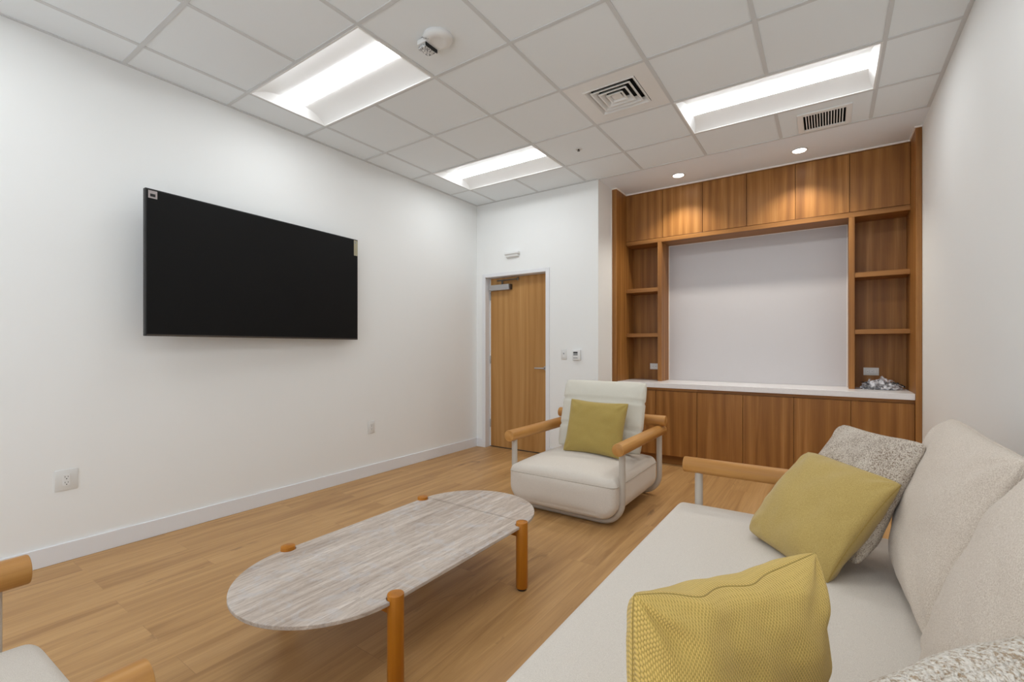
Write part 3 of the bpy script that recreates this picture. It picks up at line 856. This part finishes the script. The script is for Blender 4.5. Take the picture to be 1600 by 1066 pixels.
def make_seating(name, hx, depth_post, arm_front, arm_back, seat_front, seat_back, label, cat, group=None):
    """local: width X, faces -Y, y=0 at the front legs"""
    t = empty(name, (0, 0, 0), label, cat, group)
    for y in (0, depth_post):
        MB().tube(u_frame(hx, y, .53, .024, .155), .0225, 20).build('leg_frame', M['frame_metal'], t, True, local=True)
    for s in (-1, 1):
        MB().rod((s*hx, arm_front, .552), arm_back-arm_front, .045, 'y', .006).build('armrest', M['oak_y'], t, True, local=True)
    MB().rod((-hx-.055, depth_post+.01, .634), 2*hx+.11, .044, 'x', .006).build('back_rail', M['oak_x'], t, True, local=True)
    for y in (.16, depth_post-.16):
        MB().box(-hx+.16, hx-.16, y-.02, y+.02, .030, .0395).build('support_slat', M['frame_metal'], t, False, local=True)
    for s in (-1, 1):
        MB().box(s*(hx-.22)-.02, s*(hx-.22)+.02, 0, depth_post, .018, .0295).build('side_rail', M['frame_metal'], t, False, local=True)
    SW = hx-.010; z0_, z1_, re_ = .052, .335, .045
    st = seat_block(SW, seat_front, seat_back, z0_, z1_, .13, .05, re_, .065 if hx < 1 else .045, .012).build('seat', M['cream'], t, True, local=True, angle=180)
    pts = []
    for (cx, cy, a0) in ((SW-re_, seat_front+re_, -PI/2), (SW-re_, seat_back-re_, 0), (-SW+re_, seat_back-re_, PI/2), (-SW+re_, seat_front+re_, PI)):
        pts += [(cx+(re_+.0004)*math.cos(a0+PI/2*q/6), cy+(re_+.0004)*math.sin(a0+PI/2*q/6), z1_-re_) for q in range(7)]
    MB().tube(pts, .003, 6, closed=True).build('seam', M['seam'], st, True, local=True)
    return t

# armchair: front legs at y=3.055, faces the camera side (-y)
chair = make_seating('armchair', .452, .845, -.080, .915, -.100, .825, 'cream armchair with round oak arms facing the camera, by the wooden cabinets', 'armchair', 'cream armchairs facing each other')
chair.location = (-1.635, 3.062, 0)
bc = add_pillow('back_cushion', .75, .60, .17, M['cream2'], seam=True, mesh_kw=dict(seed=2.2, pinch=.012, wr=.004, notches=((.42, .035, .45), (-.36, .035, .35)), full=.38, crease=.6))
bc.parent = chair; bc.location = (.018, .635, .672); bc.rotation_euler = (math.radians(-17), 0, math.radians(1))
chair2 = copy_tree(chair); chair2.location = (-1.634, .272, 0); chair2.rotation_euler = (0, 0, PI+.032)
chair2['label'] = 'cream armchair with round oak arms cut off at the bottom left corner'

# sofa: same family, faces -x, front legs at x=-.64
sofa = make_seating('sofa', 1.32, 1.10, -.085, 1.18, -.115, 1.09, 'long cream sofa with round oak arms along the right wall', 'sofa')
sofa.location = (-.635, 1.55, 0); sofa.rotation_euler = (0, 0, -PI/2)
def sofa_cushion(y, seed, dx=0.0, lean=-16, rz=0, wd=.78):
    o = add_pillow('back_cushion', wd, .62, .22, M['teddy'], mesh_kw=dict(seed=seed, pinch=.035, wr=.008, full=.42, n=52))
    o.parent = sofa
    # local x of the sofa runs to -y of the room
    o.location = (-(y-1.55), .975+dx, .668); o.rotation_euler = (math.radians(lean), 0, math.radians(rz))
    return o
sofa_cushion(2.155, 5.0, wd=.88)
sofa_cushion(1.30, 9.3, lean=-21)
sofa_cushion(.55, 12.1)

# scatter pillows
o = add_pillow('throw_pillow', .485, .485, .20, M['mustard_f'], corners=((-.079, 2.617, .755), (.237, 2.253, .735), (-.003, 2.067, .37), (-.319, 2.43, .385)), seam_mat=M['mustard_seam'], mesh_kw=dict(seed=1.4, pinch=.02, wr=.008, cr=.045, wu=.022))
tag(o, 'smooth mustard pillow leaning on the flecked pillow in the middle of the sofa', 'pillow')
o = add_pillow('throw_pillow', .55, .55, .17, M['boucle'], corners=((.055, 2.79, .88), (.315, 2.31, .895), (.088, 2.17, .41), (-.17, 2.655, .40)), mesh_kw=dict(seed=4.4, pinch=.06, wr=.008, cr=.06))
tag(o, 'brown flecked boucle pillow behind the mustard one at the far end of the sofa', 'pillow')
o = add_pillow('throw_pillow', .50, .44, .22, M['mustard'], corners=((-.300, .826, .80), (-.020, 1.234, .80), (-.045, 1.25, .36), (-.325, .84, .36)), seam_mat=M['mustard_seam'], mesh_kw=dict(seed=7.7, pinch=.045, wr=.012, top_dip=.02, n=72, cr=.03, wob=.022))
tag(o, 'nearest mustard pillow in coarse weave standing upright on the sofa', 'pillow')
o = add_pillow('throw_pillow', .52, .52, .16, M['boucle_l'], corners=((.052, .738, .782), (.40, 1.02, .875), (.20, 1.0, .385), (-.07, .76, .365)), mesh_kw=dict(seed=3.3, pinch=.02, wr=.008, n=52, cr=.08))
tag(o, 'pale flecked boucle pillow at the bottom right corner of the photo', 'pillow')
o = add_pillow('throw_pillow', .52, .45, .15, M['olive'], corners=((-1.830, 3.545, .825), (-1.270, 3.535, .80), (-1.34, 3.405, .39), (-1.850, 3.400, .385)), mesh_kw=dict(seed=6.1, pinch=.08, wr=.006))
tag(o, 'yellow green pillow propped on the armchair by the cabinets', 'pillow')

# ---------------------------------------------------------------- coffee table
TX, TY = -1.672, 1.567
ct = empty('coffee_table', (TX, TY, 0), 'low oval travertine coffee table with four round oak legs', 'coffee table')
legs = [(-2.032, 1.150), (-1.312, 1.150), (-2.032, 1.992), (-1.312, 1.992)]
HWd, HL = .366, .80
pts = []
LR = .033
def outline():
    ys = HL-HWd
    seg = []
    for i in range(49): a = -i/48*PI; seg.append((HWd*math.cos(a), -ys+HWd*math.sin(a)))       # near end, right to left
    left = [(-HWd, -ys+2*ys*i/60) for i in range(1, 60)]
    for i in range(49): a = PI-i/48*PI; seg2 = None
    far = [(HWd*math.cos(PI-i/48*PI), ys+HWd*math.sin(PI-i/48*PI)) for i in range(49)]
    right = [(HWd, ys-2*ys*i/60) for i in range(1, 60)]
    return seg+left+far+right
O = outline()
# cut the round notches for the legs
def notch(poly, c, r):
    n = len(poly); ins = [math.hypot(x-c[0], y-c[1]) < r for x, y in poly]
    st_ = next(i for i in range(n) if not ins[i] and ins[(i+1) % n])
    out = []; i = st_; 
    order = [(st_+1+k) % n for k in range(n)]
    keep = [poly[q] for q in order if not ins[q]]
    def onc(p, q):
        lo, hi = 0, 1
        for _ in range(30):
            t_ = (lo+hi)/2; x = p[0]+(q[0]-p[0])*t_; y = p[1]+(q[1]-p[1])*t_
            if math.hypot(x-c[0], y-c[1]) < r: hi = t_
            else: lo = t_
        return (p[0]+(q[0]-p[0])*lo, p[1]+(q[1]-p[1])*lo)
    a = keep[-1]; b2 = keep[0]
    ia = poly[(st_+1) % n]; ib = poly[[q for q in order if ins[q]][-1]]
    e0 = onc(a, ia); e1 = onc(b2, ib)
    a0 = math.atan2(e0[1]-c[1], e0[0]-c[0]); a1 = math.atan2(e1[1]-c[1], e1[0]-c[0])
    inner = math.atan2(-c[1]*0, -c[0])          # towards the table's long axis
    def norm(x): return (x+PI) % (2*PI)-PI
    d0 = norm(inner-a0); d1 = norm(a1-inner)
    arc = [(c[0]+r*math.cos(a0+d0*k/8), c[1]+r*math.sin(a0+d0*k/8)) for k in range(9)]+[(c[0]+r*math.cos(inner+d1*k/8), c[1]+r*math.sin(inner+d1*k/8)) for k in range(1, 9)]
    return keep+arc
for lx, ly in legs: O = notch(O, (lx-TX, ly-TY), LR)
m = MB().prism([(x+TX, y+TY) for x, y in O],   .320, .335, 'z', .0025)
m.build('tabletop', M['stone'], ct)
for lx, ly in legs:
    lg = MB().rod((lx, ly, .010), .340, .0305, 'z', .003).build('leg', M['leg_oak'], ct, True)
    MB().rod((lx, ly, 0), .010, .024, 'z', .002).build('glide', M['foot'], lg, True)
for ly in (1.150, 1.992):
    MB().box(-2.012, -1.332, ly-.014, ly+.014, .272, .3195, .003).build('cross_rail', M['leg_oak'], ct)
